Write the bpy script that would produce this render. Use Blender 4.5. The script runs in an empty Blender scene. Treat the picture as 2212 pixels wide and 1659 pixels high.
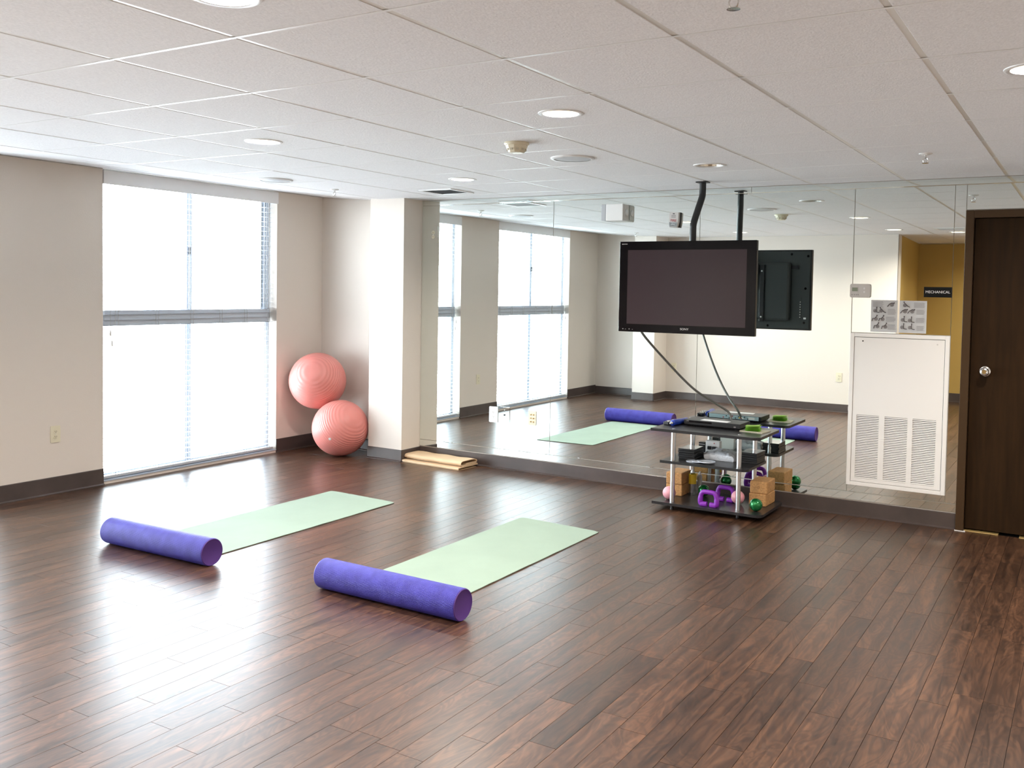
import bpy, bmesh, math, random
from mathutils import Vector, Matrix, noise
random.seed(7)
S = bpy.context.scene
COL = S.collection
PI = math.pi

# ------------------------------------------------------------------ camera
H = 2.3387            # ceiling height
YM = 6.7447           # mirror face
XW = -6.4783          # window wall face
YB = 0.86             # back wall face
XR = 1.30             # right wall face
YA = -1.50            # alcove back wall face
cam_d = bpy.data.cameras.new('camera'); cam = bpy.data.objects.new('camera', cam_d); COL.objects.link(cam)
W_, H_ = 2212.0, 1659.0
FPX, CX, CY = 2015.6303, 1155.1837, 706.6988
rt = Vector((0.8572790575875343, 0.514567861754485, 0.017103598195885857))
up = Vector((-0.03512516530656917, 0.025311545543288988, 0.9990623346040006))
fw = Vector((-0.5136524507719352, 0.8570759833944871, -0.039773339115008854))
m = Matrix((rt, up, -fw)).transposed().to_4x4()
m.translation = Vector((0, 0, 1.5494))
cam.matrix_world = m
cam_d.sensor_fit = 'HORIZONTAL'; cam_d.sensor_width = 36.0
cam_d.lens = FPX / W_ * 36.0
cam_d.shift_x = (W_ / 2 - CX) / W_
cam_d.shift_y = (CY - H_ / 2) / W_
cam_d.clip_start = 0.02
S.camera = cam

# ------------------------------------------------------------------ world, light, exposure
w = bpy.data.worlds.new('sky'); S.world = w; w.use_nodes = True
bgn = w.node_tree.nodes['Background']
bgn.inputs[0].default_value = (0.85, 0.93, 1.0, 1); bgn.inputs[1].default_value = 22.0
vs = S.view_settings
vs.view_transform = 'Standard'; vs.look = 'None'; vs.gamma = 1.0; vs.exposure = 0.05; vs.use_curve_mapping = False
LAMP_W = 27.0          # each recessed downlight
WINS = [(4.405, 6.165), (1.74, 3.59)]
for y0, y1 in WINS:   # sampling portals in the two window openings (they emit nothing)
    l = bpy.data.lights.new('window_portal', 'AREA'); l.shape = 'RECTANGLE'; l.size = 2.4; l.size_y = y1 - y0
    l.cycles.is_portal = True
    o = bpy.data.objects.new('window_portal', l); COL.objects.link(o)
    o.location = (XW - 0.21, (y0 + y1) / 2, 1.2); o.rotation_euler = (0, -PI / 2, 0)

# ------------------------------------------------------------------ helpers
def tag(o, label=None, cat=None, group=None, kind=None):
    if label: o['label'] = label
    if cat: o['category'] = cat
    if group: o['group'] = group
    if kind: o['kind'] = kind
    return o
def empty(name, loc=(0, 0, 0), rz=0.0, parent=None):
    o = bpy.data.objects.new(name, None); COL.objects.link(o); o.empty_display_size = .05
    o.location = loc; o.rotation_euler = (0, 0, rz)
    if parent: o.parent = parent
    return o
def obj(name, bm, mat, parent=None, smooth=False, loc=None):
    if isinstance(bm, bpy.types.Mesh): me = bm
    else:
        bmesh.ops.recalc_face_normals(bm, faces=bm.faces)
        me = bpy.data.meshes.new(name)
        if smooth:
            for f in bm.faces: f.smooth = True
        bm.to_mesh(me); bm.free()
        for mm in (mat if isinstance(mat, (list, tuple)) else [mat]): me.materials.append(mm)
        if smooth:
            try: me.set_sharp_from_angle(angle=math.radians(40))
            except Exception: pass
    o = bpy.data.objects.new(name, me); COL.objects.link(o)
    if parent: o.parent = parent
    if loc: o.location = loc
    return o
def B(): return bmesh.new()
def box(bm, x0, x1, y0, y1, z0, z1, bev=0.0, seg=2, mi=0, M=None):
    v = [bm.verts.new(p) for p in [(x0,y0,z0),(x1,y0,z0),(x1,y1,z0),(x0,y1,z0),(x0,y0,z1),(x1,y0,z1),(x1,y1,z1),(x0,y1,z1)]]
    fs = [bm.faces.new([v[i] for i in q]) for q in [(0,3,2,1),(4,5,6,7),(0,1,5,4),(1,2,6,5),(2,3,7,6),(3,0,4,7)]]
    for f in fs: f.material_index = mi
    if bev:
        es = list({e for f in fs for e in f.edges})
        r = bmesh.ops.bevel(bm, geom=es, offset=bev, segments=seg, affect='EDGES', profile=.5)
        v = list({vv for f in r['faces'] for vv in f.verts} | {q for q in v if q.is_valid})
    if M is not None:
        vv = [q for q in v if q.is_valid]
        if bev:
            vv = list({q for f in bm.faces if f.is_valid for q in f.verts}) if len(bm.verts) == len(vv) else vv
        for q in vv: q.co = M @ q.co
    return bm
def lathe(bm, prof, n=32, c=(0,0,0), axis='Z', mi=0, caps=True):
    """revolve (r, h) profile"""
    rings = []
    for r, h in prof:
        ring = []
        for k in range(n):
            a = 2*PI*k/n; x, y = r*math.cos(a), r*math.sin(a)
            p = {'Z': (x, y, h), 'Y': (x, h, y), 'X': (h, x, y)}[axis]
            ring.append(bm.verts.new((p[0]+c[0], p[1]+c[1], p[2]+c[2])))
        rings.append(ring)
    for a, b in zip(rings, rings[1:]):
        for k in range(n):
            f = bm.faces.new((a[k], a[(k+1) % n], b[(k+1) % n], b[k])); f.material_index = mi
    if caps:
        for rg in (rings[0], rings[-1]):
            f = bm.faces.new(rg); f.material_index = mi
    return bm
def tube(bm, pts, rad, n=10, mi=0, sx=1.0, caps=True):
    """sweep a circle (or ellipse) along points; rad may be a list"""
    pts = [Vector(p) for p in pts]; N = len(pts)
    rads = rad if isinstance(rad, (list, tuple)) else [rad]*N
    t0 = (pts[1]-pts[0]).normalized()
    ref = Vector((0,0,1)) if abs(t0.z) < .9 else Vector((1,0,0))
    u = t0.cross(ref).normalized(); rings = []
    for i, p in enumerate(pts):
        t = (pts[min(i+1, N-1)]-pts[max(i-1, 0)]).normalized()
        u = (u - t*u.dot(t)).normalized(); v = t.cross(u)
        rings.append([bm.verts.new(p + rads[i]*(math.cos(2*PI*k/n)*u*sx + math.sin(2*PI*k/n)*v)) for k in range(n)])
    for a, b in zip(rings, rings[1:]):
        for k in range(n):
            f = bm.faces.new((a[k], a[(k+1) % n], b[(k+1) % n], b[k])); f.material_index = mi
    if caps:
        for rg in (rings[0], rings[-1]):
            f = bm.faces.new(rg); f.material_index = mi
    return bm
def spline(pts, n=8):
    pts = [Vector(p) for p in pts]; out = []
    for i in range(len(pts)-1):
        p0, p1, p2, p3 = pts[max(i-1,0)], pts[i], pts[i+1], pts[min(i+2,len(pts)-1)]
        for k in range(n):
            t = k/n
            out.append(.5*((2*p1)+(p2-p0)*t+(2*p0-5*p1+4*p2-p3)*t*t+(3*p1-p0-3*p2+p3)*t**3))
    out.append(pts[-1]); return out
def prism(bm, poly, z0, z1, mi=0, axis='Z'):
    f_ = {'Z': lambda a,b,h:(a,b,h), 'Y': lambda a,b,h:(a,h,b), 'X': lambda a,b,h:(h,a,b)}[axis]
    lo = [bm.verts.new(f_(a,b,z0)) for a,b in poly]; hi = [bm.verts.new(f_(a,b,z1)) for a,b in poly]
    n = len(poly)
    fs = [bm.faces.new(lo), bm.faces.new(hi)] + [bm.faces.new((lo[k], lo[(k+1)%n], hi[(k+1)%n], hi[k])) for k in range(n)]
    for f in fs: f.material_index = mi
    return bm
def rrect(x0, x1, y0, y1, r, n=6, corners=(1,1,1,1)):
    out = []
    for (cx, cy, a0, on) in [(x1-r, y1-r, 0, corners[0]), (x0+r, y1-r, PI/2, corners[1]), (x0+r, y0+r, PI, corners[2]), (x1-r, y0+r, 1.5*PI, corners[3])]:
        if on: out += [(cx+r*math.cos(a0+PI/2*k/n), cy+r*math.sin(a0+PI/2*k/n)) for k in range(n+1)]
        else:
            out.append((cx+(r if a0 in (0, 1.5*PI) else -r), cy+(r if a0 in (0, PI/2) else -r)))
    return out
def text(name, body, size, mat, parent, loc, rot, ext=.0006, align='CENTER', sx=1.0):
    c = bpy.data.curves.new(name, 'FONT'); c.body = body; c.size = size; c.extrude = ext; c.align_x = align; c.align_y = 'CENTER'
    o = bpy.data.objects.new(name, c); COL.objects.link(o)
    bpy.context.view_layer.update()
    me = bpy.data.meshes.new_from_object(o.evaluated_get(bpy.context.evaluated_depsgraph_get()))
    bpy.data.objects.remove(o); bpy.data.curves.remove(c)
    me.materials.clear(); me.materials.append(mat); me.name = name
    t = bpy.data.objects.new(name, me); COL.objects.link(t); t.parent = parent; t.location = loc; t.rotation_euler = rot; t.scale = (sx, 1, 1)
    return t
FACE = (PI/2, 0, 0)   # lettering that faces the room (-Y)

# ------------------------------------------------------------------ materials
def mat(name, col, rough=.5, metal=0.0, spec=.5, bump=0, bscale=200, var=0, vscale=8, emit=None, es=0, coat=0, trans=0, stretch=None, sss=0):
    M = bpy.data.materials.new(name); M.use_nodes = True
    nt = M.node_tree; b = nt.nodes['Principled BSDF']; L = nt.links
    b.inputs['Base Color'].default_value = (*col, 1); b.inputs['Roughness'].default_value = rough
    b.inputs['Metallic'].default_value = metal; b.inputs['Specular IOR Level'].default_value = spec
    if coat: b.inputs['Coat Weight'].default_value = coat; b.inputs['Coat Roughness'].default_value = .05
    if trans: b.inputs['Transmission Weight'].default_value = trans
    if emit: b.inputs['Emission Color'].default_value = (*emit, 1); b.inputs['Emission Strength'].default_value = es
    if bump or var:
        g = nt.nodes.new('ShaderNodeTexCoord'); mp = nt.nodes.new('ShaderNodeMapping'); L.new(g.outputs['Object'], mp.inputs[0])
        if stretch: mp.inputs['Scale'].default_value = stretch
    if var:
        n = nt.nodes.new('ShaderNodeTexNoise'); n.inputs['Scale'].default_value = vscale; n.inputs['Detail'].default_value = 4; L.new(mp.outputs[0], n.inputs['Vector'])
        r = nt.nodes.new('ShaderNodeMapRange'); r.inputs[1].default_value = .3; r.inputs[2].default_value = .7; r.inputs[3].default_value = 1-var; r.inputs[4].default_value = 1+var
        L.new(n.outputs['Fac'], r.inputs[0])
        mx = nt.nodes.new('ShaderNodeVectorMath'); mx.operation = 'SCALE'; mx.inputs[0].default_value = col
        L.new(r.outputs[0], mx.inputs['Scale']); L.new(mx.outputs[0], b.inputs['Base Color'])
    if bump:
        n2 = nt.nodes.new('ShaderNodeTexNoise'); n2.inputs['Scale'].default_value = bscale; n2.inputs['Detail'].default_value = 3; L.new(mp.outputs[0], n2.inputs['Vector'])
        bp = nt.nodes.new('ShaderNodeBump'); bp.inputs['Strength'].default_value = bump; bp.inputs['Distance'].default_value = .002
        L.new(n2.outputs['Fac'], bp.inputs['Height']); L.new(bp.outputs[0], b.inputs['Normal'])
    return M
M = {}
M['wall'] = mat('painted_wall', (.715, .645, .58), .6, bump=.35, bscale=130)
M['gold'] = mat('gold_painted_wall', (.52, .345, .095), .6, bump=.3, bscale=130)
M['base'] = mat('vinyl_baseboard', (.070, .052, .047), .32, var=.15, vscale=6, bump=.05, bscale=60)
M['tile'] = mat('acoustic_tile', (.845, .84, .85), .9, spec=.2, bump=.8, bscale=160, var=.05, vscale=120, stretch=(1, .6, 1))
M['bar'] = mat('painted_grid_metal', (.84, .84, .84), .38, spec=.6)
M['runner'] = mat('shaded_runner_metal', (.70, .67, .63), .34, spec=.6)  # tan-grey paints a shadowed look into the white runners' colour
M['dark'] = mat('dark_void', (.02, .018, .016), .8)
M['slab'] = mat('light_block_slab', (.3, .3, .3), .9)
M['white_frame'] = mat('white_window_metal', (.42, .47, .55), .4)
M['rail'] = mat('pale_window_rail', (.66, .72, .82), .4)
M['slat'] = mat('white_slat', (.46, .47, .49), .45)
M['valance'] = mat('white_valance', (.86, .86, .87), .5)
M['trimwhite'] = mat('white_plastic', (.80, .79, .77), .4)
M['ivory'] = mat('ivory_plastic', (.72, .66, .50), .4)
M['door'] = mat('espresso_door', (.026, .0125, .0045), .5, spec=.12, var=.25, vscale=5, stretch=(6, 6, .5))
M['doorframe'] = mat('espresso_metal_frame', (.055, .029, .012), .4, spec=.3)
M['chrome'] = mat('chrome', (.75, .74, .72), .18, metal=1)
M['alu'] = mat('brushed_aluminium', (.74, .74, .75), .32, metal=1)
M['black'] = mat('black_plastic', (.012, .012, .014), .38)
M['blackgloss'] = mat('black_gloss', (.005, .004, .005), .08, spec=.16)
M['blacklam'] = mat('black_laminate', (.020, .019, .021), .28, bump=.05, bscale=300)
M['screen'] = mat('plasma_screen', (.046, .031, .035), .10, spec=.22)
M['tvback'] = mat('tv_back_metal', (.030, .034, .034), .45)
M['purple'] = mat('purple_foam', (.085, .062, .50), .55, spec=.3, bump=.5, bscale=260, var=.12, vscale=14)
M['purpleend'] = mat('dark_purple_foam', (.075, .030, .17), .6, spec=.3, bump=.1, bscale=100)
M['foamrim'] = mat('pale_foam_rim', (.36, .33, .62), .6)
M['mat'] = mat('pale_green_mat', (.285, .37, .30), .7, spec=.25, bump=.25, bscale=240, var=.05, vscale=3)
M['mat_under'] = mat('dark_mat_underside', (.10, .10, .07), .8)
M['tan'] = mat('tan_foam_mat', (.66, .47, .29), .6, var=.06, vscale=5, bump=.1, bscale=120)
M['cork'] = mat('cork', (.50, .26, .095), .75, bump=.5, bscale=240, var=.22, vscale=90)
M['pinkball'] = mat('pink_vinyl', (.78, .36, .42), .35)
M['greenball'] = mat('green_metallic_vinyl', (.010, .20, .05), .22, metal=.55, coat=.5)
M['weight'] = mat('purple_vinyl', (.20, .020, .36), .38)
M['lime'] = mat('lime_paper', (.66, .92, .24), .7)
M['limeedge'] = mat('green_paper_edge', (.46, .84, .10), .7)
M['beigepad'] = mat('beige_pad', (.55, .50, .38), .7)
M['blue'] = mat('blue_plastic', (.012, .045, .36), .3)
M['yellow'] = mat('yellow_label', (.70, .48, .015), .4)
M['paper'] = mat('white_paper', (.93, .92, .92), .6)
M['ink'] = mat('grey_print', (.42, .40, .40), .7)
M['inkdark'] = mat('dark_print', (.09, .075, .075), .7)
M['inkmid'] = mat('mid_print', (.22, .20, .20), .7)
M['red'] = mat('red_print', (.45, .04, .05), .6)
M['grey'] = mat('grey_plastic', (.64, .61, .58), .45)
M['lcd'] = mat('thermostat_lcd', (.26, .30, .22), .2)
M['sign'] = mat('black_sign_face', (.008, .008, .008), .5, spec=.15)
M['signtext'] = mat('white_sign_letters', (.85, .85, .85), .5)
M['sleeve'] = mat('grey_cable_sleeve', (.115, .115, .10), .5, bump=.3, bscale=150)
M['bluegrey'] = mat('rear_panel', (.38, .50, .55), .4)
M['panelwhite'] = mat('powder_coated_panel', (.86, .83, .79), .42)
M['lens'] = mat('lamp_lens', (.9, .85, .75), .4, emit=(1.0, .83, .55), es=30.0)
M['reflector'] = mat('lamp_reflector', (.72, .66, .55), .22, metal=.6)
M['speckgrey'] = mat('perforated_grille', (.55, .56, .58), .6, bump=.4, bscale=600)
M['brass_gap_light'] = mat('brass_and_gap_light', (.50, .34, .13), .4, metal=.4)  # brass of the binding posts; also paints the light under the door
def mirror_mat():
    m_ = mat('mirror_silver', (.845, .90, .88), .0, metal=1.0); return m_
M['mirror'] = mirror_mat()
def glass_mat(name, tint, fac=.06, rough=0.0):
    m_ = bpy.data.materials.new(name); m_.use_nodes = True; nt = m_.node_tree; nt.nodes.clear()
    o = nt.nodes.new('ShaderNodeOutputMaterial'); t = nt.nodes.new('ShaderNodeBsdfTransparent'); t.inputs[0].default_value = (*tint, 1)
    g = nt.nodes.new('ShaderNodeBsdfGlossy'); g.inputs['Roughness'].default_value = rough
    mx = nt.nodes.new('ShaderNodeMixShader'); mx.inputs[0].default_value = fac
    nt.links.new(t.outputs[0], mx.inputs[1]); nt.links.new(g.outputs[0], mx.inputs[2]); nt.links.new(mx.outputs[0], o.inputs[0]); return m_
M['glass'] = glass_mat('window_glass', (.97, .985, .98))
M['clearplastic'] = glass_mat('clear_plastic', (.86, .90, .92), .18, .12)
def bag_mat():
    m_ = bpy.data.materials.new('thin_plastic_bag'); m_.use_nodes = True; nt = m_.node_tree; b = nt.nodes['Principled BSDF']
    b.inputs['Base Color'].default_value = (.72, .76, .82, 1); b.inputs['Roughness'].default_value = .22; b.inputs['Specular IOR Level'].default_value = .7
    n = nt.nodes.new('ShaderNodeTexNoise'); n.inputs['Scale'].default_value = 38; n.inputs['Detail'].default_value = 6; n.inputs['Distortion'].default_value = 1.5
    g = nt.nodes.new('ShaderNodeTexCoord'); nt.links.new(g.outputs['Object'], n.inputs['Vector'])
    bp = nt.nodes.new('ShaderNodeBump'); bp.inputs['Strength'].default_value = .9; bp.inputs['Distance'].default_value = .006
    nt.links.new(n.outputs['Fac'], bp.inputs['Height']); nt.links.new(bp.outputs[0], b.inputs['Normal']); return m_
M['bag'] = bag_mat()
def ball_mat():
    m_ = bpy.data.materials.new('coral_burst_ball'); m_.use_nodes = True; nt = m_.node_tree; L = nt.links; b = nt.nodes['Principled BSDF']
    b.inputs['Base Color'].default_value = (.70, .245, .215, 1); b.inputs['Roughness'].default_value = .38; b.inputs['Specular IOR Level'].default_value = .45
    b.inputs['Subsurface Weight'].default_value = .15; b.inputs['Subsurface Radius'].default_value = (.04, .01, .01)
    g = nt.nodes.new('ShaderNodeTexCoord'); s = nt.nodes.new('ShaderNodeSeparateXYZ'); L.new(g.outputs['Object'], s.inputs[0])
    mt = nt.nodes.new('ShaderNodeMath'); mt.operation = 'MULTIPLY'; mt.inputs[1].default_value = 330; L.new(s.outputs['Z'], mt.inputs[0])
    sn = nt.nodes.new('ShaderNodeMath'); sn.operation = 'SINE'; L.new(mt.outputs[0], sn.inputs[0])
    bp = nt.nodes.new('ShaderNodeBump'); bp.inputs['Strength'].default_value = .35; bp.inputs['Distance'].default_value = .003
    L.new(sn.outputs[0], bp.inputs['Height']); L.new(bp.outputs[0], b.inputs['Normal']); return m_
M['ball'] = ball_mat()
def plank_mat():
    m_ = bpy.data.materials.new('walnut_plank'); m_.use_nodes = True; nt = m_.node_tree; N = nt.nodes; L = nt.links; b = N['Principled BSDF']
    g = N.new('ShaderNodeNewGeometry'); oi = N.new('ShaderNodeObjectInfo')
    ad = N.new('ShaderNodeMath'); ad.operation = 'ADD'; L.new(g.outputs['Random Per Island'], ad.inputs[0]); L.new(oi.outputs['Random'], ad.inputs[1])
    fr = N.new('ShaderNodeMath'); fr.operation = 'FRACT'; L.new(ad.outputs[0], fr.inputs[0])
    wn = N.new('ShaderNodeTexWhiteNoise'); wn.noise_dimensions = '1D'; L.new(fr.outputs[0], wn.inputs['W'])
    sc = N.new('ShaderNodeVectorMath'); sc.operation = 'SCALE'; sc.inputs['Scale'].default_value = 40; L.new(wn.outputs['Color'], sc.inputs[0])
    av = N.new('ShaderNodeVectorMath'); av.operation = 'ADD'; L.new(g.outputs['Position'], av.inputs[0]); L.new(sc.outputs[0], av.inputs[1])
    mp = N.new('ShaderNodeMapping'); mp.inputs['Scale'].default_value = (26, 2.2, 1); L.new(av.outputs[0], mp.inputs[0])
    n1 = N.new('ShaderNodeTexNoise'); n1.inputs['Scale'].default_value = 1.0; n1.inputs['Detail'].default_value = 7; n1.inputs['Roughness'].default_value = .62; n1.inputs['Distortion'].default_value = 1.1; L.new(mp.outputs[0], n1.inputs['Vector'])
    mp2 = N.new('ShaderNodeMapping'); mp2.inputs['Scale'].default_value = (8, 2.2, 1); L.new(av.outputs[0], mp2.inputs[0])
    n2 = N.new('ShaderNodeTexNoise'); n2.inputs['Scale'].default_value = 1.0; n2.inputs['Detail'].default_value = 2; n2.inputs['Distortion'].default_value = 2.2; L.new(mp2.outputs[0], n2.inputs['Vector'])
    wv = N.new('ShaderNodeMath'); wv.operation = 'MULTIPLY'; wv.inputs[1].default_value = 42; L.new(n2.outputs['Fac'], wv.inputs[0])
    si = N.new('ShaderNodeMath'); si.operation = 'SINE'; L.new(wv.outputs[0], si.inputs[0])
    si2 = N.new('ShaderNodeMath'); si2.operation = 'MULTIPLY'; si2.inputs[1].default_value = .075; L.new(si.outputs[0], si2.inputs[0])
    sm = N.new('ShaderNodeMath'); sm.operation = 'ADD'; L.new(n1.outputs['Fac'], sm.inputs[0]); L.new(si2.outputs[0], sm.inputs[1])
    cr = N.new('ShaderNodeValToRGB'); e = cr.color_ramp.elements
    e[0].position = .25; e[0].color = (.020, .0098, .0062, 1); e[1].position = .8; e[1].color = (.138, .064, .032, 1)
    k = e.new(.5); k.color = (.058, .0265, .0142, 1)
    L.new(sm.outputs[0], cr.inputs[0])
    mr = N.new('ShaderNodeMapRange'); mr.inputs[3].default_value = .74; mr.inputs[4].default_value = 1.26; L.new(wn.outputs['Value'], mr.inputs[0])
    vm = N.new('ShaderNodeVectorMath'); vm.operation = 'SCALE'; L.new(cr.outputs[0], vm.inputs[0]); L.new(mr.outputs[0], vm.inputs['Scale'])
    L.new(vm.outputs[0], b.inputs['Base Color'])
    rr = N.new('ShaderNodeMapRange'); rr.inputs[3].default_value = .27; rr.inputs[4].default_value = .37; L.new(n1.outputs['Fac'], rr.inputs[0]); L.new(rr.outputs[0], b.inputs['Roughness'])
    b.inputs['Specular IOR Level'].default_value = .9
    bp = N.new('ShaderNodeBump'); bp.inputs['Strength'].default_value = .12; bp.inputs['Distance'].default_value = .001; L.new(n1.outputs['Fac'], bp.inputs['Height']); L.new(bp.outputs[0], b.inputs['Normal'])
    return m_
M['plank'] = plank_mat()

# ------------------------------------------------------------------ floor
def project(p):
    d = Vector(p) - Vector((0, 0, 1.5494)); z = d.dot(fw)
    if z < .2: return None
    return (CX + FPX*d.dot(rt)/z, CY - FPX*d.dot(up)/z, z)
floor = obj('floor', box(B(), XW-.2, XR+.2, YA-.2, YM+.25, -.08, -.006), M['dark']); tag(floor, kind='structure')
PW = .1085
def plank_bm(bm, x0, x1, y0, y1):
    g, c, h = .0006, .0003, .0010
    a = [(x0+g,y0+g),(x1-g,y0+g),(x1-g,y1-g),(x0+g,y1-g)]; t = [(x0+g+c,y0+g+c),(x1-g-c,y0+g+c),(x1-g-c,y1-g-c),(x0+g+c,y1-g-c)]
    vb = [bm.verts.new((*q, -.006)) for q in a]; va = [bm.verts.new((*q, -h)) for q in a]; vt = [bm.verts.new((*q, 0)) for q in t]
    bm.faces.new(vt)
    for k in range(4):
        n = (k+1) % 4; bm.faces.new((va[k], va[n], vt[n], vt[k])); bm.faces.new((vb[k], vb[n], va[n], va[k]))
planks = []
x = XW - .02
while x < XR:
    y = YA - random.random()*.8
    while y < YM + .01:
        L_ = random.choice([.61, .76, .91])
        planks.append((x, max(y, YA), min(y+L_, YM+.01), L_, y)); y += L_
    x += PW
def plank_score(p):
    x, y0, y1, L_, y = p
    if y1-y0 < L_-1e-6: return 0
    q = project((x+PW/2, (y0+y1)/2, 0))
    if not q or not (-60 < q[0] < 2272 and 0 < q[1] < 1720): return 0
    a, b_ = project((x, (y0+y1)/2, 0)), project((x+PW, (y0+y1)/2, 0))
    c, d_ = project((x, y0, 0)), project((x, y1, 0))
    if not c or not d_: return 0
    return abs((b_[0]-a[0])*(d_[1]-c[1])-(b_[1]-a[1])*(d_[0]-c[0]))
planks.sort(key=plank_score, reverse=True)
pmesh = {}
for L_ in (.61, .76, .91):
    bm = B(); plank_bm(bm, 0, PW, 0, L_); me = bpy.data.meshes.new('plank'); bmesh.ops.recalc_face_normals(bm, faces=bm.faces); bm.to_mesh(me); bm.free(); me.materials.append(M['plank']); pmesh[L_] = me
for x, y0, y1, L_, y in planks[:300]:
    o = bpy.data.objects.new('plank', pmesh[L_]); COL.objects.link(o); o.parent = floor; o.location = (x, y0, 0)
bm = B()
for x, y0, y1, L_, y in planks[300:]:
    if y1-y0 > .02: plank_bm(bm, x, x+PW, y0, y1)
rest = obj('planks_beyond', bm, M['plank'], floor); rest['kind'] = 'stuff'

# ------------------------------------------------------------------ ceiling
TX, TY, GX0, GY0 = .6241, .6261, -2.3851, 2.0876
XS = GX0 - 5*TX
def zc(x): return H + max(0.0, XS - x)*.078
ceil = obj('ceiling', box(B(), XW-.2, XR+.2, YA-.2, YM+.25, H+.14, H+.2), M['slab']); tag(ceil, kind='structure')  # unseen slab added above the tiles to block light leaking through joints
gx = [XW] + [GX0+i*TX for i in range(-6, 6) if XW+.05 < GX0+i*TX < XR-.05] + [XR]
gy = [YA] + [GY0+j*TY for j in range(-6, 8) if YA+.05 < GY0+j*TY < YM-.05] + [YM]
LIT = [(-2.0731, 3.6529), (-2.0731, 1.7746), (-3.9454, 3.6529), (-3.9454, 5.5312), (-.2009, 3.6529), (-3.9454, 1.7746), (-.2009, 1.7746), (-1.449, 1.1485), (-.825, -.73), (-.2009, 5.5312)]
OFF = (-2.0731, 5.5312)
HOLES = LIT + [OFF]; HR = .088
def cell(x, y):
    for a, b_ in zip(gx, gx[1:]):
        for c, d_ in zip(gy, gy[1:]):
            if a < x < b_ and c < y < d_: return (a, c)
hole_at = {cell(*h): h for h in HOLES}
GAP = .0015; GXP = .0105
for x0, x1 in zip(gx, gx[1:]):
    for y0, y1 in zip(gy, gy[1:]):
        if x1 < -2.3 and y1 < YB-.2: continue
        bm = B(); z = H + .0005
        if (x0, y0) in hole_at:
            hx, hy = hole_at[(x0, y0)]; n = 32; zt = H+.018
            for zz in (z, zt):
                inn, out = [], []
                for k in range(n):
                    a = 2*PI*(k+.5)/n; c, s = math.cos(a), math.sin(a)
                    inn.append(bm.verts.new((hx+HR*c, hy+HR*s, zz)))
                    tx = ((x1-GXP if c > 0 else x0+GXP)-hx)/c if abs(c) > 1e-6 else 9; ty = ((y1-GAP if s > 0 else y0+GAP)-hy)/s if abs(s) > 1e-6 else 9
                    t = min(tx, ty); out.append(bm.verts.new((hx+t*c, hy+t*s, zz)))
                # push corner samples to the real corners
                for cxx, cyy in ((x0+GXP, y0+GAP), (x1-GXP, y0+GAP), (x1-GXP, y1-GAP), (x0+GXP, y1-GAP)):
                    v = min(out, key=lambda q: (q.co.x-cxx)**2+(q.co.y-cyy)**2); v.co.x, v.co.y = cxx, cyy
                for k in range(n): bm.faces.new((inn[k], inn[(k+1)%n], out[(k+1)%n], out[k]))
                if zz == z: low = (inn, out)
            for A, Bv in ((low[0], inn), (low[1], out)):
                for k in range(n): bm.faces.new((A[k], A[(k+1)%n], Bv[(k+1)%n], Bv[k]))
        else:
            box(bm, x0+GXP, x1-GXP, y0+GAP, y1-GAP, z, H+.018, bev=.0015, seg=1)
        for v in bm.verts: v.co.z += zc(v.co.x)-H
        obj('ceiling_tile', bm, M['tile'], ceil)
bw = .007
for x in gx:
    a, b_ = (x-.013, x+.013) if XW < x < XR else ((x, x+.02) if x == XW else (x-.02, x))
    y0 = YA if x > -2.3 else YB
    bm = box(B(), a, b_, y0, YM, H+.0022, H+.005)
    for v in bm.verts: v.co.z += zc(v.co.x)-H - (.008 if x in (XW, XR) else 0)
    obj('grid_bar', bm, M['runner'], ceil)
for y in gy:
    a, b_ = (y-bw, y+bw) if YA < y < YM else ((y, y+.02) if y == YA else (y-.012, y))
    bm = B(); xs = [XW, XS, XR] if y > YB else [-2.25, XR]
    for xa, xb in zip(xs, xs[1:]): box(bm, xa, xb, a, b_, H-.0004, H+.0004)
    for v in bm.verts: v.co.z += zc(v.co.x)-H - (.008 if y == YA else 0)
    obj('grid_bar', bm, M['bar'], ceil)

# ------------------------------------------------------------------ walls
ZT = H + .15
bm = B()
ys = [YB-.25] + [v for pr in sorted(WINS) for v in pr] + [YM+.25]
for k in range(0, len(ys), 2): box(bm, XW-.2, XW, ys[k], ys[k+1], -.006, ZT)
for y0, y1 in WINS: box(bm, XW-.2, XW, y0, y1, -.05, .022); box(bm, XW-.2, XW, y0, y1, 2.425, ZT)
wl = tag(obj('wall_left', bm, M['wall']), kind='structure')
DX0, DX1, DZ = -.745, .27, 2.12
bm = B()
WY = YM + .007
box(bm, XW, DX0+.03, WY, WY+.2, -.006, ZT); box(bm, DX1-.03, XR, WY, WY+.2, -.006, ZT); box(bm, DX0+.03, DX1-.03, WY, WY+.2, DZ-.03, ZT)
tag(obj('wall_far', bm, M['wall']), kind='structure')
CX0, CX1, CY0 = -5.6355, -5.2495, 6.4843
tag(obj('wall_column', box(B(), CX0, CX1, CY0, WY, -.006, ZT), M['wall']), kind='structure')
tag(obj('wall_back', box(B(), XW, -2.17, YB-.2, YB, -.006, ZT), [M['wall']]), kind='structure')
KX0, KX1, KY = -5.66, -5.33, 1.30
tag(obj('wall_pier', box(B(), KX0, KX1, YB, KY, -.006, ZT), M['wall']), kind='structure')
bm = prism(B(), [(-2.17, YB), (-2.29, YA), (-2.40, YA), (-2.40, YB-.2), (-2.185, YB-.2), (-2.175, YB)], -.006, ZT)
tag(obj('wall_alcove', bm, M['gold']), kind='structure')
tag(obj('wall_entry', box(B(), -2.4, XR, YA-.2, YA, -.006, ZT), M['gold']), kind='structure')
tag(obj('wall_right', box(B(), XR, XR+.2, YA-.2, WY+.2, -.006, ZT), M['wall']), kind='structure')

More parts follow.
